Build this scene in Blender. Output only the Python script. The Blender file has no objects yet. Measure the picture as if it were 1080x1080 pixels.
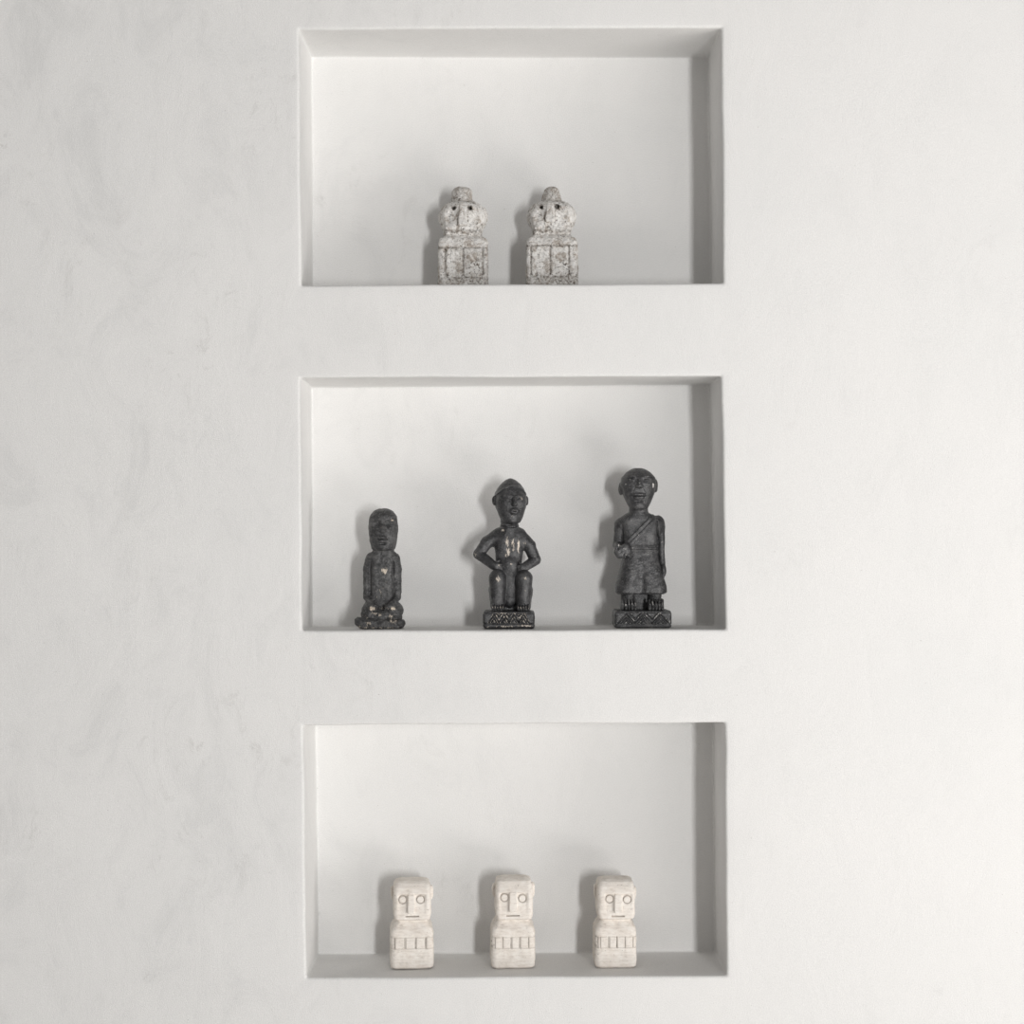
import bpy, bmesh, math
import numpy as np
C = bpy.context.scene
F32 = np.float32

# ------------------------------------------------------------------ frame of reference
K = 0.60/447.0          # metres per photo pixel on the wall face
D = 2.44                # camera distance from the wall face
CX, CY = 540.0, 575.0   # principal point
HC = 1.45               # camera height
DEP = 0.15              # niche depth
def wpt(px, py, y=0.0):
    s = (D+y)/D
    return ((px-CX)*K*s, y, HC+(CY-py)*K*s)

def link(o, parent=None):
    C.collection.objects.link(o)
    if parent is not None: o.parent = parent
    return o
def root(name, label, cat, group, loc, rz=0.0, ry=0.0):
    o = bpy.data.objects.new(name, None); link(o)
    o.empty_display_size = 0.03
    o.location = loc; o.rotation_euler = (0, ry, rz)
    o['label'] = label; o['category'] = cat; o['group'] = group
    return o

# ------------------------------------------------------------------ materials
class NT:
    def __init__(s, name):
        s.m = bpy.data.materials.new(name); s.m.use_nodes = True
        s.t = s.m.node_tree; s.t.nodes.clear()
        s.out = s.n('ShaderNodeOutputMaterial'); s.b = s.n('ShaderNodeBsdfPrincipled')
        s.l(s.b.outputs[0], s.out.inputs[0])
        s.co = s.n('ShaderNodeTexCoord').outputs['Object']
    def n(s, k, **kw):
        x = s.t.nodes.new(k)
        for a, v in kw.items(): setattr(x, a, v)
        return x
    def l(s, a, b): s.t.links.new(a, b)
    def noise(s, scale, detail=3, rough=.5, vec=None, dist=0, stretch=None):
        x = s.n('ShaderNodeTexNoise'); v = vec or s.co
        if stretch:
            m = s.n('ShaderNodeMapping'); m.inputs['Scale'].default_value = stretch[:3]
            if len(stretch) > 3: m.inputs['Rotation'].default_value = (0, stretch[3], 0)
            s.l(v, m.inputs[0]); v = m.outputs[0]
        s.l(v, x.inputs['Vector'])
        x.inputs['Scale'].default_value = scale; x.inputs['Detail'].default_value = detail
        x.inputs['Roughness'].default_value = rough; x.inputs['Distortion'].default_value = dist
        return x.outputs[0]
    def ramp(s, fac, stops):
        r = s.n('ShaderNodeValToRGB'); s.l(fac, r.inputs[0])
        e = r.color_ramp.elements
        while len(e) < len(stops): e.new(.5)
        for i, (p, c) in enumerate(stops):
            e[i].position = p; e[i].color = (c if isinstance(c, tuple) else (c, c, c))+(1,)
        return r.outputs[0]
    def mix(s, fac, a, b, mode='MIX'):
        x = s.n('ShaderNodeMix', data_type='RGBA', blend_type=mode)
        for v, i in ((fac, 0), (a, 6), (b, 7)):
            if isinstance(v, tuple): x.inputs[i].default_value = v+(1,)
            elif isinstance(v, (int, float)): x.inputs[i].default_value = v
            else: s.l(v, x.inputs[i])
        return x.outputs[2]
    def math(s, op, a, b=0.0):
        x = s.n('ShaderNodeMath', operation=op)
        for v, i in ((a, 0), (b, 1)):
            if isinstance(v, (int, float)): x.inputs[i].default_value = v
            else: s.l(v, x.inputs[i])
        return x.outputs[0]
    def bump(s, h, dist, strength=1.0, prev=None):
        x = s.n('ShaderNodeBump'); s.l(h, x.inputs['Height'])
        x.inputs['Distance'].default_value = dist; x.inputs['Strength'].default_value = strength
        if prev is not None: s.l(prev, x.inputs['Normal'])
        return x.outputs[0]
    def done(s, col, rough, nrm=None, spec=.3):
        s.l(col, s.b.inputs['Base Color'])
        if isinstance(rough, float): s.b.inputs['Roughness'].default_value = rough
        else: s.l(rough, s.b.inputs['Roughness'])
        s.b.inputs['Specular IOR Level'].default_value = spec
        if nrm is not None: s.l(nrm, s.b.inputs['Normal'])
        return s.m

def mat_plaster():
    s = NT('white_lime_plaster')
    broad = s.noise(2.6, 5, .6, dist=.4)
    cl = s.ramp(broad, [(.32, (.775, .772, .760)), (.5, (.800, .793, .779)), (.7, (.815, .806, .791))])
    sep = s.n('ShaderNodeSeparateXYZ'); s.l(s.co, sep.inputs[0])
    side = s.ramp(s.math('ADD', s.math('MULTIPLY', sep.outputs[0], .8), .55), [(.12, 1.0), (.62, .25)])   # the left of the wall is the more worn
    smear = s.noise(11, 8, .72, dist=.9, stretch=(1.0, 1, .6, .5))
    c2 = s.mix(s.math('MULTIPLY', side, .62), cl, s.ramp(smear, [(.36, (.71, .708, .698)), (.48, (.79, .785, .772)), (.62, (.82, .815, .80))]))
    # scattered darker trowel scuffs
    sc = s.noise(26, 9, .78, dist=1.2, stretch=(1, 1, .6, .7))
    area = s.ramp(s.noise(3.6, 2, .5, stretch=(1, 1, 1)), [(.48, 0.0), (.62, 1.0)])
    scm = s.math('MULTIPLY', s.math('MULTIPLY', s.ramp(sc, [(.55, 0.0), (.68, 1.0)]), area), side)
    c3 = s.mix(s.math('MULTIPLY', scm, .55), c2, (.52, .51, .49))
    grain = s.ramp(s.noise(700, 3, .8), [(.3, .84), (.7, 1.10)])
    c4 = s.mix(.75, c3, s.mix(1.0, c3, grain, 'MULTIPLY'))
    pits = s.ramp(s.noise(300, 1, .5), [(.765, 0.0), (.785, 1.0)])
    c5 = s.mix(s.math('MULTIPLY', pits, .5), c4, (.38, .36, .33))
    b1 = s.bump(s.noise(7, 4, .5, dist=.5, stretch=(1, 1, .7, .4)), .004, .35)
    b2 = s.bump(smear, .0022, .45, b1)
    b3 = s.bump(sc, .0010, .35, b2)
    b4 = s.bump(s.noise(600, 3, .7), .0006, .8, b3)
    return s.done(c5, .78, b4, .25)

def mat_floor():
    s = NT('pale_stone_floor')
    return s.done(s.ramp(s.noise(4, 5, .6), [(.3, (.70, .68, .655)), (.7, (.78, .765, .74))]), .5)

def mat_cream():
    s = NT('cream_carved_limestone')
    n1 = s.noise(45, 5, .65, dist=.5)
    c = s.ramp(n1, [(.30, (.66, .60, .535)), (.45, (.80, .74, .675)), (.62, (.88, .84, .785))])
    st = s.noise(160, 6, .7, stretch=(.5, 1, 1.6, .3))
    c = s.mix(.45, c, s.ramp(st, [(.33, (.52, .465, .405)), (.5, (.83, .77, .705)), (.68, (.91, .88, .83))]))
    pits = s.ramp(s.noise(420, 2, .6), [(.70, 0.0), (.735, 1.0)])
    c = s.mix(s.math('MULTIPLY', pits, .7), c, (.16, .13, .11))
    a = s.n('ShaderNodeAttribute', attribute_name='wear_shade').outputs['Fac']
    c = s.mix(s.math('MULTIPLY', a, s.ramp(st, [(.35, .35), (.6, 1.0)])), c, (.23, .205, .18))  # darkens carved lines and pits, with painted shade beside the nose
    b = s.bump(st, .0012, .6); b = s.bump(s.noise(900, 3, .6), .0005, .6, b)
    b = s.bump(s.ramp(pits, [(0, 1.0), (1, 0.0)]), .0006, .8, b)
    return s.done(c, .9, b, .15)

def mat_weathered():
    s = NT('weathered_whitewashed_stone')
    n1 = s.noise(75, 7, .78, dist=.6)
    c = s.ramp(n1, [(.34, (.30, .26, .22)), (.42, (.54, .49, .44)), (.49, (.80, .775, .74)), (.62, (.91, .895, .87))])
    n2 = s.noise(330, 4, .72, dist=.5)
    sp = s.ramp(n2, [(.53, 0.0), (.59, 1.0)])
    a = s.n('ShaderNodeAttribute', attribute_name='wear_shade').outputs['Fac']
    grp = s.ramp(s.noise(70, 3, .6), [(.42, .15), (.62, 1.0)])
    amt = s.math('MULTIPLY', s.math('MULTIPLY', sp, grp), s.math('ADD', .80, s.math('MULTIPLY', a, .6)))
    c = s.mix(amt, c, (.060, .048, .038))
    c = s.mix(s.math('MULTIPLY', a, s.ramp(n2, [(.40, .25), (.55, .9)])), c, (.17, .145, .12))  # dirt and darker carved lines, with painted shade beside the nose
    wh = s.ramp(s.noise(120, 4, .6), [(.56, 0.0), (.66, 1.0)])
    c = s.mix(s.math('MULTIPLY', wh, .55), c, (.90, .89, .87))
    b = s.bump(n1, .0030, .8); b = s.bump(n2, .0020, 1.0, b); b = s.bump(s.noise(800, 2, .6), .0006, .7, b)
    return s.done(c, .95, b, .12)

def mat_dark(name, base, hi, rough, wearcol):
    s = NT(name)
    n1 = s.noise(90, 5, .7)
    c = s.ramp(n1, [(.38, tuple(v*.55 for v in base)), (.5, base), (.66, tuple(v*1.25 for v in hi))])
    fl = s.ramp(s.noise(520, 3, .7), [(.56, 0.0), (.66, 1.0)])
    c = s.mix(s.math('MULTIPLY', fl, .5), c, tuple(min(1, v*3.0+.03) for v in hi))
    a = s.n('ShaderNodeAttribute', attribute_name='wear_shade').outputs['Fac']
    nn = s.noise(260, 5, .75, dist=.6, stretch=(1.5, 1, .6))
    w = s.math('ADD', a, s.math('MULTIPLY', s.math('SUBTRACT', nn, .5), 1.9))
    wm = s.ramp(w, [(.46, 0.0), (.58, 1.0)])
    wm = s.math('MULTIPLY', wm, s.ramp(a, [(.05, 0.0), (.2, 1.0)]))
    c = s.mix(wm, c, wearcol)
    b = s.bump(n1, .0014, .6); b = s.bump(s.noise(480, 4, .7), .0009, .8, b)
    b = s.bump(wm, .0004, .6, b)
    r = s.math('ADD', rough, s.math('MULTIPLY', wm, .35))
    return s.done(c, r, b, .65)

M_PL, M_FL, M_CR, M_WE = mat_plaster(), mat_floor(), mat_cream(), mat_weathered()
M_D1 = mat_dark('chipped_charcoal_paint', (.034, .034, .035), (.074, .073, .072), .50, (.62, .54, .45))
M_D2 = mat_dark('worn_black_wood_paint', (.026, .026, .028), (.052, .052, .053), .34, (.66, .59, .51))
M_D3 = mat_dark('dark_grey_carved_wood', (.038, .038, .040), (.076, .075, .075), .38, (.62, .60, .57))

# ------------------------------------------------------------------ wall with three niches
def pnoise(seed, n):
    r = np.random.RandomState(seed); t = np.linspace(0, 1, n)
    v = np.zeros(n)
    for f in (1, 2, 3, 5, 8, 13):
        v += np.sin(t*math.pi*2*f*(.8+.4*r.rand())+r.rand()*6.28)/f**.8
    return v*.42
# corner order TL TR BR BL (front edge, then back edge), photo pixels
NICHES = [
    dict(F=[(315, 31), (761, 29), (763, 298.5), (317.5, 301)], B=[(328.5, 60), (747, 61), (751, 314), (330, 316)]),
    dict(F=[(316.5, 398.5), (760.5, 396.5), (765.5, 664), (318.5, 665)], B=[(328.5, 408.5), (748.5, 405.5), (752.5, 659.5), (329.7, 661)]),
    dict(F=[(319.5, 765), (764.7, 762), (766.5, 1029.5), (323, 1031.5)], B=[(333, 753.5), (752, 751), (755, 1004), (335.6, 1006.5)]),
]
def niche_loops(ni, nd):
    NS = 40
    Fq = [wpt(*p) for p in nd['F']]; Bq = [wpt(*p, DEP) for p in nd['B']]
    sg = [(-1, 1), (1, 1), (1, -1), (-1, -1)]; nrm = [(0, 1), (1, 0), (0, -1), (-1, 0)]
    wf = [pnoise(ni*10+i, NS+1)*.0009 for i in range(4)]; wb = [pnoise(100+ni*10+i, NS+1)*.0007 for i in range(4)]
    rb, ri = .0042, .0035
    prof = [(.014, 0, .010)]
    for i in range(6):
        a = i/5*math.pi/2
        prof.append((rb*(1-math.sin(a)), rb*(1-math.cos(a)), .004))
    for y in (.02, .05, .085, .12): prof.append((0, y, .0035))
    for i in range(5):
        a = i/4*math.pi/2
        prof.append((-ri*(1-math.cos(a)), DEP-ri+ri*math.sin(a), .003))
    loops = []
    for off, y, rc in prof:
        t = y/DEP
        Q = [(Fq[i][0]*(1-t)+Bq[i][0]*t+sg[i][0]*off, Fq[i][2]*(1-t)+Bq[i][2]*t+sg[i][1]*off) for i in range(4)]
        lp = []
        for i in range(4):
            a, b = Q[i], Q[(i+1) % 4]
            L = math.hypot(b[0]-a[0], b[1]-a[1]); u = rc/L
            for j in range(NS+1):
                s = u+(1-2*u)*j/NS
                fade = min(1, j/3, (NS-j)/3)
                w = (wf[i][j]*(1-t)+wb[i][j]*t)*fade
                lp.append((a[0]+(b[0]-a[0])*s+nrm[i][0]*w, y, a[1]+(b[1]-a[1])*s+nrm[i][1]*w))
            # rounded corner at b
            c2 = Q[(i+2) % 4]; L2 = math.hypot(c2[0]-b[0], c2[1]-b[1])
            p0 = (b[0]+(a[0]-b[0])*u, b[1]+(a[1]-b[1])*u); p2 = (b[0]+(c2[0]-b[0])*rc/L2, b[1]+(c2[1]-b[1])*rc/L2)
            for q in (.25, .5, .75):
                lp.append(tuple([(1-q)**2*p0[0]+2*q*(1-q)*b[0]+q*q*p2[0], y, (1-q)**2*p0[1]+2*q*(1-q)*b[1]+q*q*p2[1]]))
        loops.append(lp)
    return loops
def build_wall():
    bm = bmesh.new()
    W, Z0, Z1, T = 2.6, 0.0, 2.7, .24
    rim = []
    for ni, nd in enumerate(NICHES):
        prev = None
        for lp in niche_loops(ni, nd):
            vs = [bm.verts.new(p) for p in lp]
            if prev is None: rim.append(vs)
            else:
                for i in range(len(vs)):
                    j = (i+1) % len(vs)
                    f = bm.faces.new((prev[i], prev[j], vs[j], vs[i])); f.smooth = True
            prev = vs
        f = bm.faces.new(prev[::-1]); f.smooth = False
    o4 = [bm.verts.new(p) for p in ((-W, 0, Z0), (W, 0, Z0), (W, 0, Z1), (-W, 0, Z1))]
    b4 = [bm.verts.new(p) for p in ((-W, T, Z0), (W, T, Z0), (W, T, Z1), (-W, T, Z1))]
    edges = []
    for lp in rim+[o4]:
        for i in range(len(lp)):
            e = bm.edges.get((lp[i], lp[(i+1) % len(lp)])) or bm.edges.new((lp[i], lp[(i+1) % len(lp)]))
            edges.append(e)
    bmesh.ops.triangle_fill(bm, edges=edges, use_beauty=True, normal=(0, -1, 0))
    for i in range(4):
        j = (i+1) % 4
        bm.faces.new((o4[i], b4[i], b4[j], o4[j]))
    bm.faces.new(b4)
    bmesh.ops.recalc_face_normals(bm, faces=bm.faces)
    me = bpy.data.meshes.new('wall_back'); bm.to_mesh(me); bm.free()
    me.materials.append(M_PL)
    o = link(bpy.data.objects.new('wall_back', me)); o['kind'] = 'structure'
    return o
build_wall()
bm = bmesh.new()
f = bm.faces.new([bm.verts.new(p) for p in ((-2.6, -4.5, 0), (2.6, -4.5, 0), (2.6, 0, 0), (-2.6, 0, 0))])
r = bmesh.ops.extrude_face_region(bm, geom=[f])
bmesh.ops.translate(bm, verts=[g for g in r['geom'] if isinstance(g, bmesh.types.BMVert)], vec=(0, 0, -.1))
bmesh.ops.recalc_face_normals(bm, faces=bm.faces)
me = bpy.data.meshes.new('floor'); bm.to_mesh(me); bm.free(); me.materials.append(M_FL)
link(bpy.data.objects.new('floor', me))['kind'] = 'structure'

# ------------------------------------------------------------------ signed distance sculpting
def ell(p, c, r):
    x, y, z = p[0]-c[0], p[1]-c[1], p[2]-c[2]
    k0 = np.sqrt((x/r[0])**2+(y/r[1])**2+(z/r[2])**2)
    k1 = np.sqrt((x/r[0]**2)**2+(y/r[1]**2)**2+(z/r[2]**2)**2)+1e-6
    return k0*(k0-1)/k1
def cap(p, a, b, r1, r2=None, sq=1.0):
    if r2 is None: r2 = r1
    a = np.array(a, float); b = np.array(b, float); d = b-a; L = d.dot(d)+1e-9
    x, y, z = p[0]-a[0], p[1]-a[1], p[2]-a[2]
    t = np.clip((x*d[0]+y*d[1]+z*d[2])/L, 0, 1)
    return np.sqrt((x-t*d[0])**2+((y-t*d[1])/sq)**2+(z-t*d[2])**2)-(r1+(r2-r1)*t)
def box(p, c, h, r):
    q = [np.abs(p[i]-c[i])-(h[i]-r) for i in range(3)]
    o = np.sqrt(np.maximum(q[0], 0)**2+np.maximum(q[1], 0)**2+np.maximum(q[2], 0)**2)
    return o+np.minimum(np.maximum(np.maximum(q[0], q[1]), q[2]), 0)-r
def frust(p, sec, r):
    """stack of rounded-rectangle sections: sec = [(z, cx, hx, cy, hy)] interpolated smoothly"""
    z = p[2]; zs = [s[0] for s in sec]
    I = [np.interp(z, zs, [s[i] for s in sec]).astype(F32) for i in (1, 2, 3, 4)]
    rr = np.minimum(np.minimum(I[1], I[3])*.999, r)
    qx = np.abs(p[0]-I[0])-(I[1]-rr); qy = np.abs(p[1]-I[2])-(I[3]-rr)
    d2 = np.sqrt(np.maximum(qx, 0)**2+np.maximum(qy, 0)**2)+np.minimum(np.maximum(qx, qy), 0)-rr
    zc = (zs[0]+zs[-1])/2; dz = np.abs(z-zc)-(zs[-1]-zs[0])/2
    e = 2.0
    a = np.maximum(d2+e, 0); b = np.maximum(dz+e, 0)
    return np.sqrt(a*a+b*b)+np.minimum(np.maximum(d2+e, dz+e), 0)-e
def su(a, b, k=2.0):
    h = np.clip(.5+.5*(b-a)/k, 0, 1)
    return b+(a-b)*h-k*h*(1-h)
def ss(a, b, k=1.0):  # a minus b
    return -su(-a, b, k)
def line2(p, pts):
    """distance in the x-z plane to a polyline"""
    g = None
    for (ax, az), (bx, bz) in zip(pts[:-1], pts[1:]):
        dx, dz = bx-ax, bz-az; L = dx*dx+dz*dz+1e-9
        t = np.clip(((p[0]-ax)*dx+(p[2]-az)*dz)/L, 0, 1)
        q = np.sqrt((p[0]-ax-t*dx)**2+(p[2]-az-t*dz)**2)
        g = q if g is None else np.minimum(g, q)
    return g
def groove(d, p, pts, w, h, y0=0.0):
    """carve (h>0) or raise (h<0) a line into the front"""
    m = 1/(1+np.exp(np.clip((p[1]-y0)*1.5, -30, 30)))
    return d+h*np.exp(-(line2(p, pts)/w)**2)*m
def ring(d, p, c, r, w, h, y0=0.0):
    m = 1/(1+np.exp(np.clip((p[1]-y0)*1.5, -30, 30)))
    g = np.abs(np.sqrt((p[0]-c[0])**2+(p[2]-c[1])**2)-r)
    return d+h*np.exp(-(g/w)**2)*m
def rotz(p, c, a):
    ca, sa = math.cos(a), math.sin(a); x, y = p[0]-c[0], p[1]-c[1]
    return (x*ca+y*sa+c[0], -x*sa+y*ca+c[1], p[2]+0*x)
def roty(p, c, a):
    ca, sa = math.cos(a), math.sin(a); x, z = p[0]-c[0], p[2]-c[1]
    return (x*ca+z*sa+c[0], p[1]+0*x, -x*sa+z*ca+c[1])
def vn(p, sc, seed):
    """smooth lattice noise, -1..1"""
    N = 24; R = np.random.RandomState(seed).uniform(-1, 1, (N, N, N)).astype(F32)
    q = [np.asarray(a, F32)/sc+50 for a in p]; i = [np.floor(a).astype(np.int32) for a in q]
    f = [a-b for a, b in zip(q, i)]; f = [a*a*(3-2*a) for a in f]
    o = 0
    for dx in (0, 1):
        for dy in (0, 1):
            for dz in (0, 1):
                w = (f[0] if dx else 1-f[0])*(f[1] if dy else 1-f[1])*(f[2] if dz else 1-f[2])
                o = o+w*R[(i[0]+dx) % N, (i[1]+dy) % N, (i[2]+dz) % N]
    return o

def nets(fn, lo, hi, h):
    ax = [np.arange(lo[i], hi[i]+h, h, dtype=F32) for i in range(3)]
    p = (ax[0][:, None, None], ax[1][None, :, None], ax[2][None, None, :])
    V = np.broadcast_to(fn(p), tuple(len(a) for a in ax)).astype(F32)
    V[0] = V[-1] = 9; V[:, 0] = V[:, -1] = 9; V[:, :, 0] = V[:, :, -1] = 9
    S = V < 0
    n = np.array(V.shape)-1
    cs = [(a, b, c) for a in (0, 1) for b in (0, 1) for c in (0, 1)]
    sl = lambda A, o: A[o[0]:o[0]+n[0], o[1]:o[1]+n[1], o[2]:o[2]+n[2]]
    cnt = sum(sl(S, o).astype(np.int8) for o in cs)
    I = np.argwhere((cnt > 0) & (cnt < 8))
    idx = np.full(tuple(n), -1, np.int32); idx[I[:, 0], I[:, 1], I[:, 2]] = np.arange(len(I))
    acc = np.zeros((len(I), 3)); w = np.zeros(len(I))
    for a in cs:
        for k in range(3):
            if a[k]: continue
            b = list(a); b[k] = 1
            va = V[I[:, 0]+a[0], I[:, 1]+a[1], I[:, 2]+a[2]]; vb = V[I[:, 0]+b[0], I[:, 1]+b[1], I[:, 2]+b[2]]
            m = (va < 0) != (vb < 0)
            t = np.where(m, va/np.where(m, va-vb, 1), 0)
            q = np.tile(np.array(a, float), (len(I), 1)); q[:, k] += t
            acc += q*m[:, None]; w += m
    P = (I+acc/w[:, None])*h+np.array(lo)
    faces = []
    for k in range(3):
        u, v = (k+1) % 3, (k+2) % 3
        A = np.moveaxis(S, k, 0); E = np.argwhere(A[:-1] != A[1:])
        o1, o2 = [x for x in range(3) if x != k]
        full = np.zeros((len(E), 3), int); full[:, k] = E[:, 0]; full[:, o1] = E[:, 1]; full[:, o2] = E[:, 2]
        ok = (full[:, u] > 0) & (full[:, v] > 0) & (full[:, u] < n[u]) & (full[:, v] < n[v])
        full = full[ok]
        fl = S[full[:, 0], full[:, 1], full[:, 2]]
        def g(du, dv):
            c = full.copy(); c[:, u] -= du; c[:, v] -= dv
            return idx[c[:, 0], c[:, 1], c[:, 2]]
        q = np.stack([g(0, 0), g(1, 0), g(1, 1), g(0, 1)], 1)
        q[~fl] = q[~fl][:, ::-1]
        faces.append(q)
    Fc = np.concatenate(faces); Fc = Fc[(Fc >= 0).all(1)]
    return P, Fc
def part(name, fn, lo, hi, h, mat, parent, k, wear_shade=None, label=None):
    P, Fc = nets(fn, lo, hi, h)
    me = bpy.data.meshes.new(name)
    me.vertices.add(len(P)); me.vertices.foreach_set('co', (P*k).astype(F32).ravel())
    me.loops.add(Fc.size); me.loops.foreach_set('vertex_index', Fc.astype(np.int32).ravel())
    me.polygons.add(len(Fc)); me.polygons.foreach_set('loop_start', np.arange(0, Fc.size, 4, dtype=np.int32))
    me.polygons.foreach_set('loop_total', np.full(len(Fc), 4, np.int32))
    me.update(calc_edges=True); me.validate()
    me.polygons.foreach_set('use_smooth', np.ones(len(me.polygons), bool))
    at = me.attributes.new('wear_shade', 'FLOAT', 'POINT')  # worn patches, darker carved lines, painted shade by the stone noses
    if wear_shade is not None and len(me.vertices) == len(P):
        at.data.foreach_set('value', np.clip(wear_shade(P), 0, 1).astype(F32))
    me.materials.append(mat)
    o = link(bpy.data.objects.new(name, me), parent)
    if label: o['label'] = label
    return o
def blobs(lst):
    """wear patches: (x, z, rx, rz, strength), front side only"""
    def f(P):
        w = np.zeros(len(P))
        for x, z, rx, rz, s in lst:
            w = np.maximum(w, s*np.exp(-((P[:, 0]-x)/rx)**2-((P[:, 2]-z)/rz)**2))
        return w*(P[:, 1] < 3)
    return f

def linetone(P, lines, off, w, s):
    p = (P[:, 0], P[:, 1], P[:, 2]); g = None
    for l in lines:
        q = line2(p, l); g = q if g is None else np.minimum(g, q)
    return s*np.exp(-((g-off)/w)**2)

def floor_z(ni, x, y):
    n = NICHES[ni]; a, b = wpt(*n['F'][3]), wpt(*n['F'][2]); c, d = wpt(*n['B'][3], DEP), wpt(*n['B'][2], DEP)
    t = y/DEP
    l = (a[0]*(1-t)+c[0]*t, a[2]*(1-t)+c[2]*t); r = (b[0]*(1-t)+d[0]*t, b[2]*(1-t)+d[2]*t)
    return l[1]+(r[1]-l[1])*(x-l[0])/(r[0]-l[0])
def spot(ni, px, y):
    x = (px-CX)*K*(D+y)/D
    return (x, y, floor_z(ni, x, y)+.0003)
def kk(y): return K*(D+y)/D

# ------------------------------------------------------------------ bottom row: cream block figures
def cream(px, fid, label, rz, sp):
    y = .076; k = kk(y)
    r = root('stone_figurine', label, 'figurine', 'cream stone block figures in the bottom niche', spot(2, px, y), rz)
    n0 = 10*fid
    T = sp['tiles']
    def torso(p):
        hw = sp['hw']
        d = frust(p, [(0, 0, hw-2.2, 0, 19.5), (2.5, 0, hw-.6, 0, 21.3), (8, 0, hw, 0, 22), (38, 0, hw-.3, 0, 21.5), (42, 0, hw-1.1, 0, 20.5), (46.5, 0, hw-4.0, 0, 18.3), (49.5, 0, hw-5.8, 0, 16.5), (55, 0, hw-6, 0, 15)], 6)
        zt, zb = 33.3, 22.0
        d = groove(d, p, [(-hw-3, zt), (hw+3, zt)], .45, .75)
        d = groove(d, p, [(-hw-3, zb), (hw+3, zb)], .42, .55)
        for a in T: d = groove(d, p, [(a, zt), (a+.15, zb)], .48, 1.0)
        for a, b in sp['pads']:      # the tiles stand slightly proud
            d = groove(d, p, [(a, zt-3.5), (a, zb+3.5)], (b-a)*.5, 0.0)
        return d+.35*vn(p, 6, n0)+.18*vn(p, 2.2, n0+1)
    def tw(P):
        w = np.zeros(len(P))  # carved lines, pits and the bottom edge coloured darker
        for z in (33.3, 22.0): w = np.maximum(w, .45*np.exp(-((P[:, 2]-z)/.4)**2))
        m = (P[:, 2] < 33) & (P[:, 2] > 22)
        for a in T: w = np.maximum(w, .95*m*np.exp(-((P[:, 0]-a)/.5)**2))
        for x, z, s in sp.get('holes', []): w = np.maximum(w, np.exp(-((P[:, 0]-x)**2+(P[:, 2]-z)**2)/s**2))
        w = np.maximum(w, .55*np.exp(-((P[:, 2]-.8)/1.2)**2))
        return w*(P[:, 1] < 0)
    part('torso', torso, (-27, -26, -1), (27, 26, 56.5), .5, M_CR, r, k, tw)
    hx, top = sp['hx'], sp['top']
    ex, ez, er = sp['eyes'], sp['ez'], 3.9
    def head(p):
        d = frust(p, [(50.2, hx, 15.8, -1.2, 16.5), (52.2, hx, 18.6, -1.5, 19.4), (57, hx, 19.6, -1.5, 20.6), (72, hx, 19.7, -1.5, 20.4), (80, hx, 19.7, -1.2, 19.9), (85, hx, 19.2, -.6, 18.4), (top-2.2, hx, 17.6, 0, 15.5), (top, hx, 14.0, .5, 11)], 4.8)
        # brow step: the eye zone is set back below the brow and runs out towards the mouth
        fx0, fx1 = ex[0]-5.5, ex[1]+6.5; zt = ez+5.2
        m = np.clip((p[2]-56)/(zt-56), 0, 1)*(1/(1+np.exp(np.clip((p[2]-zt)*4, -30, 30))))
        m = m*np.clip((p[0]-fx0)/2.5, 0, 1)*np.clip((fx1-p[0])/2.5, 0, 1)*(p[1] < -8)
        d = d+2.1*m
        for e, dz in zip(ex, sp['edz']): d = ring(d, p, (e, ez+dz), er+.15, .48, 1.2)
        m = sp['mouth']; mz = sp['mz']
        d = ss(d, box(p, ((m[0]+m[1])/2, -20, mz), ((m[1]-m[0])/2, 2.2, .75), .4), .5)
        return d+.30*vn(p, 6, n0+2)+.15*vn(p, 2.2, n0+3)
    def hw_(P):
        w = np.zeros(len(P))  # eye rings and mouth line coloured darker
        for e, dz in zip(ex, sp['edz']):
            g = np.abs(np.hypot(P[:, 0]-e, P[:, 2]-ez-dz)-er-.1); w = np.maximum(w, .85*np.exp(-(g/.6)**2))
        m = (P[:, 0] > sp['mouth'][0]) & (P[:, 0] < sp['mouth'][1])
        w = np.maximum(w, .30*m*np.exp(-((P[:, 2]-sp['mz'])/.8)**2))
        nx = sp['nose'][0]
        w = np.maximum(w, .55*np.exp(-((P[:, 0]-nx+1)/1.0)**2)*((P[:, 2] > 60) & (P[:, 2] < ez+4)))  # shade on the left of the nose, painted into the colour
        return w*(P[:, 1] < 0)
    hd = part('head', head, (hx-23, -26, 48), (hx+23, 24, top+2.5), .5, M_CR, r, k, hw_)
    nx0, nx1 = sp['nose']; nt, nb = sp['nz']
    def nose(p):
        d = frust(p, [(nb, (nx0+nx1)/2, (nx1-nx0)/2, -19, 5.6), (nb+6, (nx0+nx1)/2, (nx1-nx0)/2, -19, 4.8), (nt, (nx0+nx1)/2, (nx1-nx0)/2-.4, -18, 3.4)], 1.1)
        return d+.15*vn(p, 3, n0+4)
    part('nose', nose, (nx0-2, -27, nb-2), (nx1+2, -11, nt+2), .5, M_CR, hd, k)
    for e, dz in zip(ex, sp['edz']):
        part('eye', lambda p: np.maximum(np.sqrt((p[0]-e)**2+(p[2]-ez-dz)**2)-er+.55, np.abs(p[1]+17.5)-3.3), (e-5, -23, ez+dz-5), (e+5, -13, ez+dz+5), .4, M_CR, hd, k)
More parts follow.
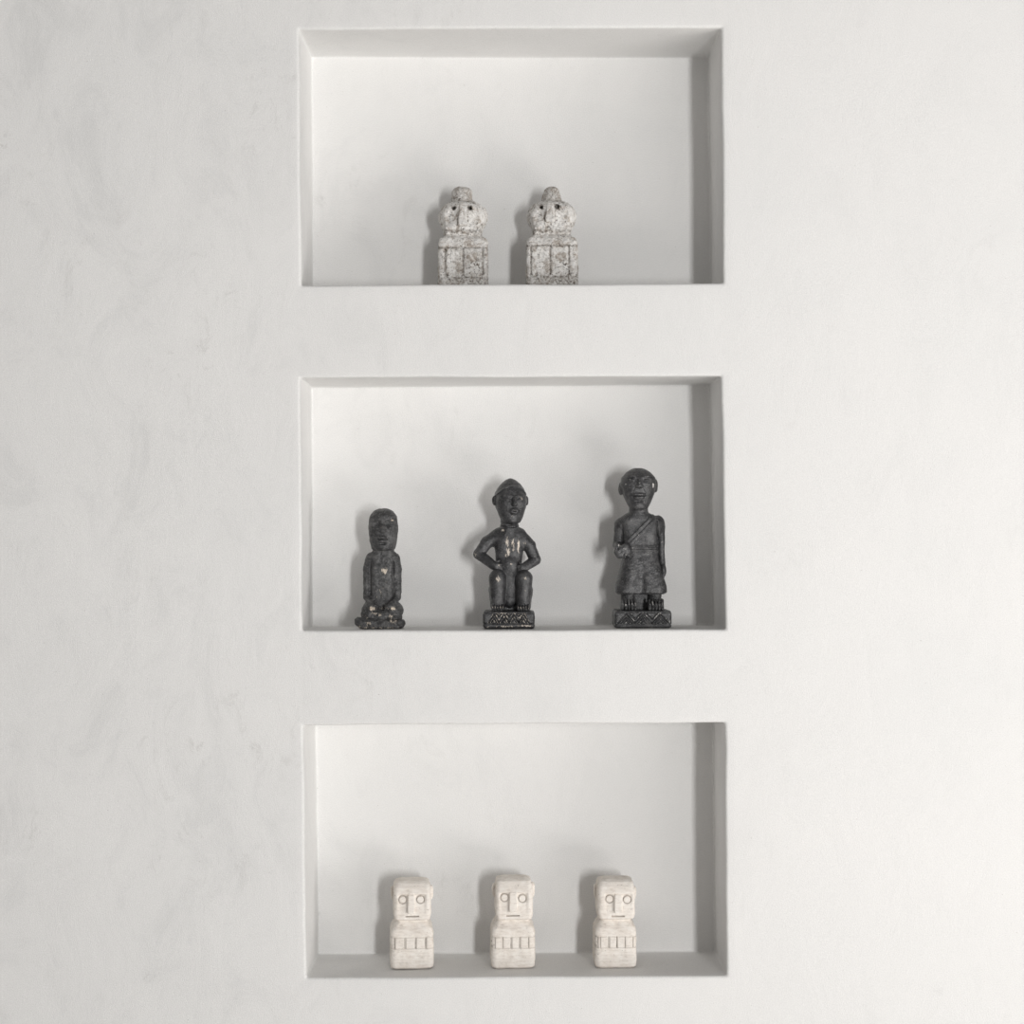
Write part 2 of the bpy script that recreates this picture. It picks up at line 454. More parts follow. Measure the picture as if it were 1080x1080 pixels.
    for s, (za, zb_) in zip((-1, 1), sp['ears']):
        part('ear', lambda p: frust(p, [(za, hx+s*19.9, 1.4, 0, 3.2), (za+4, hx+s*20.2, 2.0, 0, 4.6), (zb_-3, hx+s*20.4, 2.1, 0, 4.8), (zb_, hx+s*20.2, 1.4, 0, 3.0)], 1.3)+.3*vn(p, 3, n0+6+s), (hx+s*20.2-4, -6, za-2), (hx+s*20.2+4, 9, zb_+2), .5, M_CR, hd, k)
    return r
cv = lambda X, c: (X-c)/8.31
cream(434.2, 1, 'cream stone block figurine at the left, four squared tiles in its chest band', .08,
      dict(hw=22.8, hx=.3, top=91, tiles=[-18.8, -18.0, -8.0, -6.9, 3.2, 4.0, 13.6, 14.6], pads=[], eyes=[-9.9, 8.6], ez=73.0, edz=[0, 0],
           nose=(-4.8, 3.0), nz=(79, 58.5), mouth=(-7.2, 7.2), mz=55.6, ears=[(69, 84), (69, 84)]))
cream(540.5, 2, 'cream stone block figurine between its two lookalikes, with brownish stains near its base', .04,
      dict(hw=23.2, hx=1.0, top=93, tiles=[-19.2, -11.2, -2.8, -1.8, 6.2, 7.2, 15.9], pads=[], eyes=[-9.3, 9.4], ez=74.2, edz=[.5, -.5],
           nose=(-4.4, 4.3), nz=(81, 60), mouth=(-7.4, 6.6), mz=56.0, ears=[(71, 86), (71, 87)], holes=[(-22, 24, 1.2), (-20, 25.5, .9), (-22.5, 29, .6)]))
cream(647.9, 3, 'cream stone block figurine nearest the shaded right wall, one dark notch mid-chest', .02,
      dict(hw=22.0, hx=.6, top=91.5, tiles=[-18.9, -16.4, -8.0, -6.9, .8, 1.0, 9.4, 17.9], pads=[], eyes=[-6.7, 11.7], ez=72.3, edz=[.3, -.3],
           nose=(-1.8, 6.6), nz=(78, 58), mouth=(-4.7, 8.9), mz=54.7, ears=[(69, 85), (68, 82)], holes=[(-20.5, 24, 1.2), (-20.5, 33.5, .9), (-20, 28, .6)]))

# ------------------------------------------------------------------ top row: weathered white figures
def weathered(px, fid, label, rz, sp):
    y = .080; k = kk(y); n0 = 100+10*fid
    r = root('stone_figurine', label, 'figurine', 'weathered white stone figures in the top niche', spot(0, px, y), rz)
    hw = sp['hw']; G = sp['g']; zl, zb = sp['zl'], sp['zb']
    def torso(p):
        d = frust(p, [(0, 0, hw-.6, 0, 21), (3, 0, hw, 0, 21.5), (zl, 0, hw-.2, 0, 21), (zl+1, 0, hw-.4, 0, 21), (50, 0, hw-.6, 0, 20), (53.5, 0, hw-2.0, 0, 18.5), (56.5, 0, hw-5.5, 0, 15.5), (60, 0, hw-9, 0, 12)], 5)
        d = groove(d, p, [(-hw-2, zl-.4), (-8, zl+.3), (hw+2, zl+.2)], .8, 1.5)
        for gx in G: d = groove(d, p, [(gx, zl-1), (gx+.4, zb+4)], .85, 1.9)
        xs = [-hw]+G+[hw]
        for a, b in zip(xs[:-1], xs[1:]):
            if b-a > 8: d = groove(d, p, [(a, zb+3.5), (a+2.5, zb+.4), (b-2.5, zb), (b, zb+3.5)], .75, 1.3)
        return d+.7*vn(p, 7, n0)+.5*vn(p, 2.6, n0+1)+.35*vn(p, 1.3, n0+7)
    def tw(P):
        w = .75*np.exp(-((P[:, 2]-zl)/1.1)**2)  # carved lines and the foot of the block coloured darker
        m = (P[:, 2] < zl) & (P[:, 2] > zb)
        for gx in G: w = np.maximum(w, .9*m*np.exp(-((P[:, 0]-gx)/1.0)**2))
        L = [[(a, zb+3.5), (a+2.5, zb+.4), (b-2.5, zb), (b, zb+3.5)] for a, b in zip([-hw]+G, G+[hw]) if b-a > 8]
        w = np.maximum(w, linetone(P, L, 0, .9, 1.0))
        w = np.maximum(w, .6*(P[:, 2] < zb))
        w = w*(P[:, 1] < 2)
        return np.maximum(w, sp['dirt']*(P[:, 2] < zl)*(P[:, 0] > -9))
    part('torso', torso, (-hw-3, -25, -1), (hw+3, 25, 62), .55, M_WE, r, k, tw)
    def head(p):
        d = su(ell(p, (0, 0, 79), (26.0, 21.5, 17.0)), box(p, (0, 0, 74), (20.5, 18.5, 15.5), 9), 7)
        d = su(d, box(p, (0, -3, 61.5), (19.5, 15.5, 4.0), 3), 3)
        d = np.maximum(d, -(p[1]+18.8)+0*p[0])       # flat carved face
        for s in (-1, 1):
            d = ss(d, ell(p, ((sp['e'][0]+sp['e'][1])/2+s*14.0, -23.5, 75), (9.5, 7.0, 10.5)), 2)
        for e, z in zip(sp['e'], sp['ez']): d = ss(d, cap(p, (e, -26, z), (e, -10, z), 2.25), .5)
        d = groove(d, p, [(-17, 62.5), (-5, sp['mz']), (6, sp['mz']), (17, 63)], .8, 1.0)
        return d+.8*vn(p, 8, n0+2)+.5*vn(p, 2.6, n0+3)+.32*vn(p, 1.3, n0+8)
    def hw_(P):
        w = np.zeros(len(P))  # eye holes, jaw line and the seam under the topknot coloured darker
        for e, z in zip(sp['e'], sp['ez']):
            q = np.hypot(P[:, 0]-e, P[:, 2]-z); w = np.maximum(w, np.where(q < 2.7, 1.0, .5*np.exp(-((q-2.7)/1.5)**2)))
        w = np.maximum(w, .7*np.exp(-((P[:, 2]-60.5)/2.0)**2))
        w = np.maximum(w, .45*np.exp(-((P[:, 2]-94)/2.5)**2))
        w = np.maximum(w, .6*np.exp(-((np.abs(P[:, 0]-(sp['n'][0]+sp['n'][1])/2)-(sp['n'][1]-sp['n'][0])/2-.6)/.9)**2)*((P[:, 2] > 67) & (P[:, 2] < 84)))  # shade along both sides of the nose, painted so it stands out
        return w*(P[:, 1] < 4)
    hd = part('head', head, (-30, -26, 55), (30, 26, 100), .55, M_WE, r, k, hw_)
    n = sp['n']; c = (n[0]+n[1])/2; hh = (n[1]-n[0])/2
    def nose(p):
        d = frust(p, [(sp['nb'], c, hh+.3, -17.5, 8.4), (sp['nb']+5, c, hh-.3, -17.5, 7.4), (84, c, hh-1.2, -16.6, 5.6), (91, c, hh-1.8, -15.5, 3.6)], 1.8)
        return d+.4*vn(p, 3, n0+4)
    part('nose', nose, (c-hh-4, -30, sp['nb']-3), (c+hh+4, -8, 93), .55, M_WE, hd, k)
    t = sp['knot']
    def knot(p):
        d = frust(p, [(90, t[0], t[1], 0, t[1]), (96, t[0], t[1]-.3, 0, t[1]-.3), (t[3]-3.5, t[0], t[2]+1.5, 0, t[2]+1.5), (t[3], t[0], t[2]-2, 0, t[2]-2)], 20)
        return d+.6*vn(p, 5, n0+5)+.4*vn(p, 1.6, n0+6)
    part('topknot', knot, (t[0]-t[1]-3, -t[1]-3, 88), (t[0]+t[1]+3, t[1]+3, t[3]+2.5), .55, M_WE, hd, k,
         lambda P: .45*np.ones(len(P)))
    return r
weathered(488.5, 1, 'weathered white stone figurine on the left, broad domed topknot and mottled body', .03,
          dict(hw=26.2, g=[-18.8, -.3, 20.2], zl=43.5, zb=12, e=[-9.8, 6.9], ez=[85.2, 85.0], n=(-5.6, 4.4), nb=65.5, mz=63.0, knot=(-1.2, 11.7, 9.0, 110.0), dirt=.35))
weathered(582.2, 2, 'weathered white stone figurine on the right, narrow tapering flat-topped knot', -.02,
          dict(hw=27.0, g=[-22.2, -2.0, 17.5], zl=45.3, zb=12.6, e=[-11.2, 5.3], ez=[85.9, 86.6], n=(-7.2, 2.8), nb=69.5, mz=66.0, knot=(-.3, 11.2, 6.0, 110.6), dirt=.12))

# ------------------------------------------------------------------ shared face and plinth for the dark figures
def zigzag(hw, z0, z1, n, nest, gap):
    step = 2*hw/n; L = []
    for j in range(nest):
        dz = j*gap
        for i in range(n):
            a = -hw+i*step; q = dz/(z1-z0)*step/2
            L.append([(a+q, z0), (a+step/2, z1-dz), (a+step-q, z0)])
    return L
def carve(d, p, L, w, h, y0=0.0):
    for l in L: d = groove(d, p, l, w, h, y0)
    return d

# ------------------------------------------------------------------ kneeling figure
def kneeling():
    y = .070; k = kk(y)
    Q = lambda X, Y: (X/6.75-47, (967-Y)/6.75)
    r = root('kneeling_statuette', 'small charcoal kneeling statuette with long smooth head, shortest of the dark three', 'statuette', 'dark carved statuettes in the middle niche', spot(1, 402, y))
    def body(p):
        hx = 2.3
        d = frust(p, [(81, hx, 9.5, 0, 10), (84, hx, 12.4, -1, 13), (93, hx, 14.6, -1.2, 15), (108, hx, 15.6, -.6, 16), (118, hx, 14.2, 0, 15), (123.5, hx, 10.5, 0, 11.5), (126.2, hx, 6, 0, 6)], 14)
        # face
        for sx in (-1, 1): d = ss(d, ell(p, (hx+sx*7.0, -17.8, 110.0), (6.6, 5.0, 5.0)), 2.2)
        d = su(d, cap(p, (hx+.2, -13.4, 111), (hx+.4, -17.2, 104), 1.9, 2.6), 1.2)
        d = su(d, ell(p, (hx+.4, -17.0, 102.6), (4.2, 3.0, 2.3)), .9)
        d = su(d, cap(p, (hx-11, -10.6, 116.0), (hx+11, -10.9, 117.2), 2.6, 2.6), 1.6)
        d = ss(d, cap(p, (hx-8.5, -14.6, 112.6), (hx-3.0, -15.2, 112.2), 1.3, 1.5), .6)
        d = ss(d, ell(p, (hx+6.8, -16.2, 112.4), (3.4, 2.6, 1.1)), .8)
        d = su(d, ell(p, (hx, -15.0, 95.8), (5.2, 3.3, 1.9)), 1.0)
        d = su(d, ell(p, (hx, -14.6, 92.0), (4.8, 3.1, 1.8)), 1.0)
        d = groove(d, p, [(hx-5.0, 93.6), (hx, 94.1), (hx+5.0, 93.6)], .7, 1.8)
        d = ss(d, ell(p, (hx, -16.2, 88.9), (6.5, 2.6, 1.5)), 1)
        d = su(d, ell(p, (hx, -12, 85.4), (6.5, 3.5, 3)), 2.0)
        # neck, trunk
        t = frust(p, [(8, .8, 18.5, 1, 15), (22, .9, 18.6, 1, 14), (30, 1, 16.8, 2, 13), (50, 1.3, 16.5, 1, 12.5), (64, 1.5, 16.2, 1, 12), (72, 1.6, 15.6, 1, 11), (77, 2, 14.0, 1, 10.5), (81, 2.2, 11.6, 0, 10), (85, 2.2, 9.8, 0, 9.5)], 11)
        d = su(d, t, 1.2)
        for s in (-1, 1):
            c = 1.5
            d = su(d, cap(p, (c+s*11.6, -1, 73), (c+s*14.8, -2, 62), 6.6, 5.6), 3.0)
            a = cap(p, (c+s*15.4, -2, 64), (c+s*15.9, -4, 34), 4.9, 4.2); d = su(d, a, .7)
            a = cap(p, (c+s*16.0, -4, 33), (c+s*10.0, -17.5, 26.0), 3.7, 3.0); d = su(d, a, .7)
            d = su(d, ell(p, (c+s*8.8, -19.4, 23.8), (5.4, 3.4, 3.2)), .6)
            for j in range(4):
                d = su(d, cap(p, (c+s*(5.8+j*2.1), -20.5, 24.5), (c+s*(4.4+j*2.1), -22.8, 20.2), 1.2, 1.0), .4)
            # folded thighs and shins
            d = su(d, cap(p, (c+s*12.6, 8, 19), (c+s*12.2, -10, 18.5), 9.0, 8.8), 2.2)
            d = su(d, ell(p, (c+s*11.2, -12.5, 14.5), (10.4, 8.0, 10.5)), 1.6)
            d = groove(d, p, [(c+s*11.6, 70), (c+s*12.0, 36)], 1.1, 1.8)
        d = groove(d, p, [(c+.5, 24), (c+.4, 9)], 1.4, 2.0)
        d = su(d, ell(p, (1, -15, 12), (9, 6, 7)), 3)
        d = d+.55*vn(p, 3.2, 35)*np.clip((32-p[2])/12, 0, 1)
        return d+.5*vn(p, 5, 31)+.35*vn(p, 2, 32)
    wr = blobs([(4.5, 60.5, 4.5, 5, .72), (-7.5, 21.8, 5, 3.4, .66), (13.5, 21.5, 4.5, 2.8, .66), (-14, 12, 6, 4, .48), (0, 15, 8, 3, .46), (12.6, 113.5, 2.5, 2, .6), (-6, 16, 8, 2.5, .48), (12, 13, 7, 5, .5),
                (2, 7, 22, 3, .44), (0, 22, 20, 3, .40), (1, 40, 12, 14, .30), (6, 50, 3, 6, .34), (0, 105, 12, 10, .25), (-5, 62, 8, 8, .3)])
    part('body', body, (-25, -27, 4), (29, 21, 128), .62, M_D1, r, k, wr)
    def base(p):
        d = frust(p, [(0, 0, 21.0, -1, 20), (1.2, 0, 23.6, -1, 21.5), (5, 0, 24.4, -1, 21.5), (9, 0, 21.2, -1, 20), (12.5, 0, 17, 0, 16)], 8)
        d = ss(d, ell(p, (-1, -25, 10.5), (4.5, 5, 4.5)), 3)
        for x, z, q in ((-20.2, 6.8, 5.6), (-8.5, 6.0, 6.2), (8.0, 5.4, 5.6), (20.8, 6.6, 5.0)): d = su(d, ell(p, (x, -17.0, z), (q+.4, 6.2, q-.6)), 1.6)
        return d+1.2*vn(p, 6, 33)+.7*vn(p, 2.6, 34)
    part('base', base, (-30, -29, -1), (30, 25, 15), .62, M_D1, r, k,
         lambda P: np.maximum(.50*np.exp(-((P[:, 2]-1.6)/1.0)**2)*(np.abs(P[:, 0]+2) < 22), blobs([(14, 8, 9, 4, .5), (-12, 6, 6, 3, .5), (-20, 3, 6, 1.5, .5)])(P)))
kneeling()

# ------------------------------------------------------------------ seated figure
def seated():
    y = .070; k = kk(y)
    Q = lambda X, Y: (X/5.68-51.7, (985-Y)/5.68)
    r = root('seated_statuette', 'dark seated statuette in a pointed cap, hands on hips, on a zigzag plinth', 'statuette', 'dark carved statuettes in the middle niche', spot(1, 536.7, y))
    ZZ = zigzag(20.5, 6.6, 15.4, 4, 2, 4.4)+[[(-15.4+10.25*i-2.6, 15.6), (-15.4+10.25*i, 12.9), (-15.4+10.25*i+2.6, 15.6)] for i in (.5, 1.5, 2.5)]
    def base(p):
        d = box(p, (0, 0, 9.2), (27.0, 23, 9.2), 3.4)
        d = groove(d, p, [(-40, 5.2), (40, 5.2)], .55, 1.0)
        d = groove(d, p, [(-40, 16.4), (40, 16.4)], .5, .5)
        d = carve(d, p, ZZ, .6, 1.7)
        return d+.3*vn(p, 4, 41)
    def bw(P):
        w = blobs([(-2, 2.6, 12, 1.5, .60), (17, 3.4, 10, 1.6, .62), (-22, 2, 3, 1.5, .5), (0, 16, 30, .8, .33)])(P)
        return np.maximum(w, linetone(P, ZZ, 1.15, .5, .56)*(P[:, 1] < -20)*(P[:, 2] < 17)*(P[:, 2] > 6))  # ridges beside the zigzag lines coloured lighter
    part('base', base, (-30, -26, -1), (30, 26, 20), .55, M_D2, r, k, bw)
    hc = (1.8, 0.5)
    def headfield(p0):
        p = rotz(p0, hc, .24)
        x = hc[0]
        d = frust(p, [(108.5, x+.2, 5.0, -4.5, 6), (111, x+.2, 8.6, -3.5, 10.0), (118, x, 12.8, -2, 13.5), (127, x, 16.0, -.5, 15.8), (134, x, 16.8, 0, 16.4), (141, x, 15.8, .5, 15.8), (149, x, 12, 1, 13), (156, x, 5.5, 1, 6)], 15)
        return p, d
    def body(p0):
        p, d = headfield(p0); x = hc[0]
        # face
        d = su(d, cap(p, (x, -15.6, 137.5), (x, -18.6, 130.5), 1.5, 2.1), 1.4)
        d = su(d, ell(p, (x, -17.6, 129.6), (3.3, 2.4, 1.8)), .9)
        for s in (-1, 1):
            d = ss(d, ell(p, (x+s*6.6, -17.2, 135.2), (4.4, 2.6, 2.8)), 1.5)
            d = su(d, ell(p, (x+s*6.5, -14.9, 135.0), (3.0, 1.8, 1.6)), .5)
            d = groove(d, p, [(x+s*3.6, 135.0), (x+s*6.5, 135.3), (x+s*9.4, 134.6)], .35, .5)
            d = su(d, cap(p, (x+s*2.5, -15.9, 139.0), (x+s*10.0, -12.8, 139.0), 1.0), 1.2)
            # ears
            e = ell(p, (x+s*17.4, 1.5, 134.2), (2.4, 3.6, 5.2)); e = ss(e, ell(p, (x+s*19.2, -.6, 134.4), (1.4, 2.2, 3.2)), .6)
            d = su(d, e, 1.0)
        d = su(d, ell(p, (x, -15.5, 122.8), (4.8, 3.2, 3.6)), 1.3)
        d = ss(d, ell(p, (x, -18.8, 123.0), (3.0, 1.8, .9)), .5)
        d = su(d, ell(p, (x, -11, 113.6), (4.6, 4, 3.5)), 2.0)
        p = p0
        # neck with rings
        n = cap(p, (.5, 1, 101), (.8, 0, 113), 10.0, 9.6)
        d = su(d, n, 1.2)
        d = groove(d, p, [(-14, 106.8), (14, 106.4)], .8, .8, 3); d = groove(d, p, [(-14, 110.3), (14, 110)], .6, .7, 3)
        # trunk
        t = frust(p, [(26, 0, 14, 5, 11), (40, 0, 15.5, 3, 11.5), (58, -.2, 13.8, 0, 11), (66, -.2, 13.6, 0, 11), (78, .2, 14.5, 0, 11.5), (92, .4, 16.0, 1, 11.5), (99, .4, 13.5, 1, 10.5), (104, .5, 8.5, 1, 9)], 10.5)
        d = su(d, t, 3.0)
        d = su(d, ell(p, (.5, -8, 64), (9, 6, 9)), 4)
        # arms akimbo
        for s, sh, el, ha in ((-1, Q(222, 432), Q(101, 543), Q(222, 618)), (1, Q(368, 432), Q(464, 578), Q(368, 628))):
            mid = ((sh[0]+el[0])/2+s*.6, (sh[1]+el[1])/2+2.4)
            d = su(d, cap(p, (sh[0]-s*2.0, 1, sh[1]+.5), (mid[0]-s*.6, 1, mid[1]), 7.8, 6.6), 3.6)
            d = su(d, cap(p, (mid[0]-s*.6, 1, mid[1]), (el[0]-s*2.6, 0, el[1]+.6), 6.6, 6.0), 1.5)
            a = cap(p, (el[0]-s*2.2, 0, el[1]), (ha[0]+s*3, -9.5, ha[1]+1.0), 6.0, 4.6); d = su(d, a, 1.0)
            d = su(d, ell(p, (ha[0]+s*.6, -11.5, ha[1]+.6), (4.4, 3.2, 3.9)), 1.0)
            for j in range(4):
                d = su(d, cap(p, (ha[0]+s*.5, -13.6+.2*j, ha[1]+3.0-1.9*j), (ha[0]-s*(4.4-.3*j), -12.8+.2*j, ha[1]+2.2-2.1*j), 1.15, 1.0), .35)
            d = su(d, cap(p, (ha[0]+s*1.5, -11, ha[1]+4.0), (ha[0]-s*2.4, -11, ha[1]+6.4), 1.3, 1.0), .5)
        # legs: thighs forward, knees up, shins down
        for s, kx, kz, fx in ((-1, Q(225, 0)[0], Q(0, 672)[1], Q(228, 0)[0]), (1, Q(385, 0)[0], Q(0, 676)[1], Q(380, 0)[0])):
            kz = kz
            d = su(d, cap(p, (s*9.0, 5, 38), (kx, -11.5, kz-2.5), 9.5, 8.0), 1.8)
            L = cap(p, (kx, -13.0, kz-2.0), (fx, -9.5, 25), 8.9, 7.4); d = su(d, L, 1.2)
            d = su(d, cap(p, (kx+s*.6, -2, 40), (fx+s*.4, 0, 24), 8.6, 7.8), 3)
            # foot with toes
            d = su(d, box(p, (fx, -11, 20.6), (6.4, 9, 3.4), 2.6), 1.6)
            for j in range(5):
                d = su(d, cap(p, (fx-5.4+2.7*j, -15.0, 24.0), (fx-5.6+2.8*j, -20.4+.3*abs(j-2), 20.2), 1.5, 1.2), .15)
            for j in range(4): d = groove(d, p, [(fx-4.1+2.75*j, 19), (fx-4.1+2.75*j, 25)], .5, 1.4, -14)
        # hanging cloth between the thighs
        d = su(d, cap(p, (.4, -3.5, 68), (.8, -2.5, 26), 10.2, 4.8), 3.0)
        d = np.minimum(d, box(p, (0, 7, 30), (13, 9, 14), 4))
        d = np.maximum(d, 18.2-p[2]+0*d)
        return d+.28*vn(p0, 5, 42)+.14*vn(p0, 2, 43)
    Wt = blobs([(f-5.5+2.75*j, 22.4, .65, 2.4, .60) for f in (Q(228, 0)[0], Q(380, 0)[0]) for j in range(5)])  # a lighter strip down each toe
    Wb = blobs([(-1.7, 90, 2.5, 8, .70), (-.5, 80, 2.4, 7, .70), (4.2, 89, 2.4, 9, .62), (10.2, 87, 1.5, 10, .72), (5, 83, 2, 5, .55), (-6.4, 103, 2.2, 1.4, .72), (2.5, 67.5, 1.6, 1.4, .6), (-3, 76, 1.4, 4, .6),
                (-11, 52, 3.6, 5.5, .56), (17, 53, 3.4, 3.0, .60), (17.5, 40, 2, 5, .38), (13.6, 136, 3.0, 2.4, .50), (6.5, 123.5, 3, 2, .45), (-34.5, 78, 2.4, 4, .50), (17, 90, 3, 3, .52),
                (-10, 66, 3, 4, .42), (4, 118, 4, 2, .4), (30, 76, 3, 3, .35)])
    part('body', body, (-40, -25, 17), (36, 21, 158), .6, M_D2, r, k, lambda P: np.maximum(Wb(P), Wt(P)))
    def capf(p0):
        p = rotz(p0, hc, .24); x = hc[0]
        d = frust(p, [(134, x, 15.8, 2.6, 14.2), (142, x, 16.4, 1.6, 15.6), (147, x, 14.2, 1.2, 14.0), (152, x+.1, 10.2, 1, 10.4), (155.6, x, 6.0, 1, 6.2), (158, x, 1.8, 1, 2)], 15)
        # keep what lies above the arched brim
        brim = 148.6-.032*(p[0]-x)**2*1.0-.10*np.maximum(p[1]+12, 0)
        d = -su(-d, -(brim-p[2]), .8)
        d = d-.9*np.exp(-((p[2]-brim-1.2)/.9)**2)*(p[2] > brim-2)
        return d+.2*vn(p0, 3, 44)
    part('cap', capf, (-18, -20, 130), (22, 22, 161), .5, M_D2, r, k)
seated()

# ------------------------------------------------------------------ standing figure
def standing():
    y = .072; k = kk(y)
    Q = lambda X, Y: (X/5.4-56.7, (985-Y)/5.4)
    r = root('standing_statuette', 'tallest dark statuette, standing in a belted robe with a sash, on a zigzag plinth', 'statuette', 'dark carved statuettes in the middle niche', spot(1, 676.7, y))
    ZZ = zigzag(26.5, 5.4, 14.8, 3, 3, 3.2)+[[(-8.8+17.7*i-5.6, 15.6), (-8.8+17.7*i, 9.6), (-8.8+17.7*i+5.6, 15.6)] for i in (0, 1)]
    def base(p):
        d = box(p, (0, 0, 9.4), (29.8, 23, 9.4), 3.6)
        d = groove(d, p, [(-40, 4.0), (40, 4.0)], .55, .9)
        d = groove(d, p, [(-40, 16.6), (40, 16.6)], .5, .45)
        d = carve(d, p, ZZ, .62, 1.9)
        return d+.35*vn(p, 4, 51)
    part('base', base, (-33, -26, -1), (33, 26, 20.5), .55, M_D3, r, k, lambda P: np.maximum(blobs([(27, 6, 3, 5, .45), (20, 14, 6, 2, .35), (-27, 10, 2, 4, .35)])(P), linetone(P, ZZ, 1.25, .5, .47)*(P[:, 1] < -20)*(P[:, 2] < 17)*(P[:, 2] > 5)))  # plinth patches, and a lighter colour beside the zigzag lines
    def trunk(p):
        return frust(p, [(70, -1.5, 18.0, 1, 13), (82, -1.5, 17.6, 0, 12.5), (100, -2, 19.8, 0, 13), (108, -2.4, 22.5, .5, 12.5), (113.5, -2.8, 21.5, .5, 11.8), (117.5, -3.2, 17.0, .5, 11), (121, -3.4, 11.5, .5, 10), (122, -3.5, 9.5, 0, 9)], 11)
    def body(p0):
        p = p0; x = -3.5
        d = frust(p, [(122.8, x+.3, 6.5, -4.6, 6), (125.5, x+.2, 9.6, -4, 10), (132, x, 13.0, -2.4, 13.2), (142, x, 17.2, -.6, 15.8), (151, x, 19.0, 0, 17.2), (158, x, 18.0, .5, 16.6), (164, x, 12.6, .8, 12.5), (168, x, 6, .8, 6)], 17)
        d = su(d, cap(p, (x-.2, -15.8, 155.5), (x, -19.0, 149.2), 1.6, 2.3), 1.4)
        d = su(d, ell(p, (x, -18.0, 148.2), (4.0, 2.5, 1.9)), .9)
        for s in (-1, 1):
            ez = 155.0
            d = ss(d, ell(p, (x+s*8.2, -17.8, ez), (4.8, 2.6, 2.6)), 1.4)
            d = su(d, ell(p, (x+s*8.0, -15.4, ez-.2), (3.6, 1.9, 1.5)), .4)
            d = groove(d, p, [(x+s*4.6, ez-.4), (x+s*8.0, ez+.3), (x+s*11.6, ez-.2)], .35, .6)
            d = groove(d, p, [(x+s*4.4, ez+1.6), (x+s*8.0, ez+2.2), (x+s*12.2, ez+1.4)], .4, .25)
            d = su(d, cap(p, (x+s*5.0, -16.2, ez+4.0), (x+s*11.8, -13.4, ez+4.0), 1.0), 1.6)
            e = ell(p, (x+s*18.4, 2.0, 146.5 if s < 0 else 149.5), (2.5, 4.2, 7.0)); e = ss(e, ell(p, (x+s*20.6, -.4, 148), (1.5, 2.4, 4.2)), .6)
            d = su(d, e, 1.0)
            d = groove(d, p, [(x+s*4.6, 147.2), (x+s*7.4, 142.0)], .5, .5)
        d = su(d, ell(p, (x-.4, -15.4, 139.6), (7.0, 3.2, 2.2)), .9)
        d = su(d, ell(p, (x-.2, -14.8, 136.8), (5.6, 3.0, 1.9)), .8)
        d = groove(d, p, [(x-7.2, 137.4), (x-3, 138.5), (x, 138.0), (x+3, 138.5), (x+6.6, 138.8)], .5, 1.5, -5)
        d = ss(d, ell(p, (x, -15.6, 132.6), (5.5, 1.6, 1.3)), .8)
        d = su(d, ell(p, (x, -11.6, 128.2), (6.2, 4.2, 3.6)), 2.0)
        d = su(d, cap(p, (x+.2, 0, 116), (x+.2, -1, 128), 10.4, 9.8), 1.5)
        d = su(d, trunk(p), 2.0)
        # viewer-left arm, bent, fist forward
        d = su(d, cap(p, (-21.2, 0, 108), (-24.2, 1, 89), 7.8, 5.7), 3.5)
        d = groove(d, p, [(-20.8, 108), (-20.2, 88)], .9, 1.6, 2)
        d = su(d, cap(p, (-25.2, 1, 87), (-22.6, -17, 81.5), 5.2, 4.6), 1.4)
        f = box(roty(p, (-21.5, 80.5), .55), (-21.5, -22.5, 80.5), (8.6, 6.0, 6.0), 4.2); d = su(d, f, 1.0)
        for j in range(4):
            cx_, cz_ = -26.6+3.1*j, 87.0-2.4*j
            d = su(d, cap(p, (cx_, -25.4, cz_), (cx_-1.8, -27.9, cz_-3.0), 1.55, 1.4), .3)
            d = su(d, cap(p, (cx_-1.8, -27.9, cz_-3.0), (cx_-2.6, -25.9, cz_-6.2), 1.4, 1.2), .3)
        d = su(d, cap(p, (-15.5, -22, 80.5), (-15.8, -26.6, 76.2), 2.2, 1.7), .5)
        # viewer-right arm hangs straight
        d = su(d, ell(p, (17.2, 1, 107.5), (7.6, 8.0, 11)), 4.0)
        d = groove(d, p, [(15.6, 112), (16.4, 92)], .9, 1.6, 2)
        d = su(d, cap(p, (20.6, 1, 106), (21.3, 0, 76), 4.0, 3.1), .8)
        d = su(d, cap(p, (21.3, 0, 77), (22.3, -2, 63), 3.1, 2.9), .8)
        d = su(d, ell(p, (22.6, -3, 59.5), (3.0, 5.2, 7.0)), .9)
        for j in range(4):
            d = su(d, cap(p, (23.0, -7.0+3.0*j, 58), (22.2, -7.4+3.0*j, 52.6), 1.5, 1.3), .3)
        d = su(d, cap(p, (16.5, 4, 104), (17.5, 4, 62), 4.4), 1.0)
        # legs and feet
        for s, c in ((-1, Q(227, 0)[0]), (1, Q(380, 0)[0])):
            d = su(d, cap(p, (c, 1, 44), (c, 0, 25), 7.4, 7.2), 1.2)
            d = groove(d, p, [(c-8, 32.6), (c+8, 32.2)], .5, .7); d = groove(d, p, [(c-8, 30.2), (c+8, 29.8)], .4, .5)
            d = su(d, box(p, (c, -8, 22.4), (8.2, 12, 4.8), 3.2), 1.5)
            for j in range(5):
                x0 = c-6.6+3.3*j
                d = su(d, cap(p, (x0, -14.5, 29.0), (x0, -21.0+.35*abs(j-2), 20.6), 1.7, 1.55), .1)
            for j in range(4): d = groove(d, p, [(c-4.95+3.3*j, 18), (c-4.95+3.3*j, 29.5)], .55, 1.8, -12)
        d = np.minimum(d, box(p, (-1.5, 8, 29), (10, 7, 14), 3))
        d = np.maximum(d, 18.5-p[2]+0*d)
        return d+.25*vn(p0, 5, 52)+.13*vn(p0, 2, 53)
    Wt = blobs([(Q(227, 0)[0]-6.6+3.3*j, 25.5, .7, 3.2, .58) for j in range(5)]+[(Q(380, 0)[0]-6.6+3.3*j, 25.5, .7, 3.2, .58) for j in range(5)])  # toes of both feet get a lighter strip
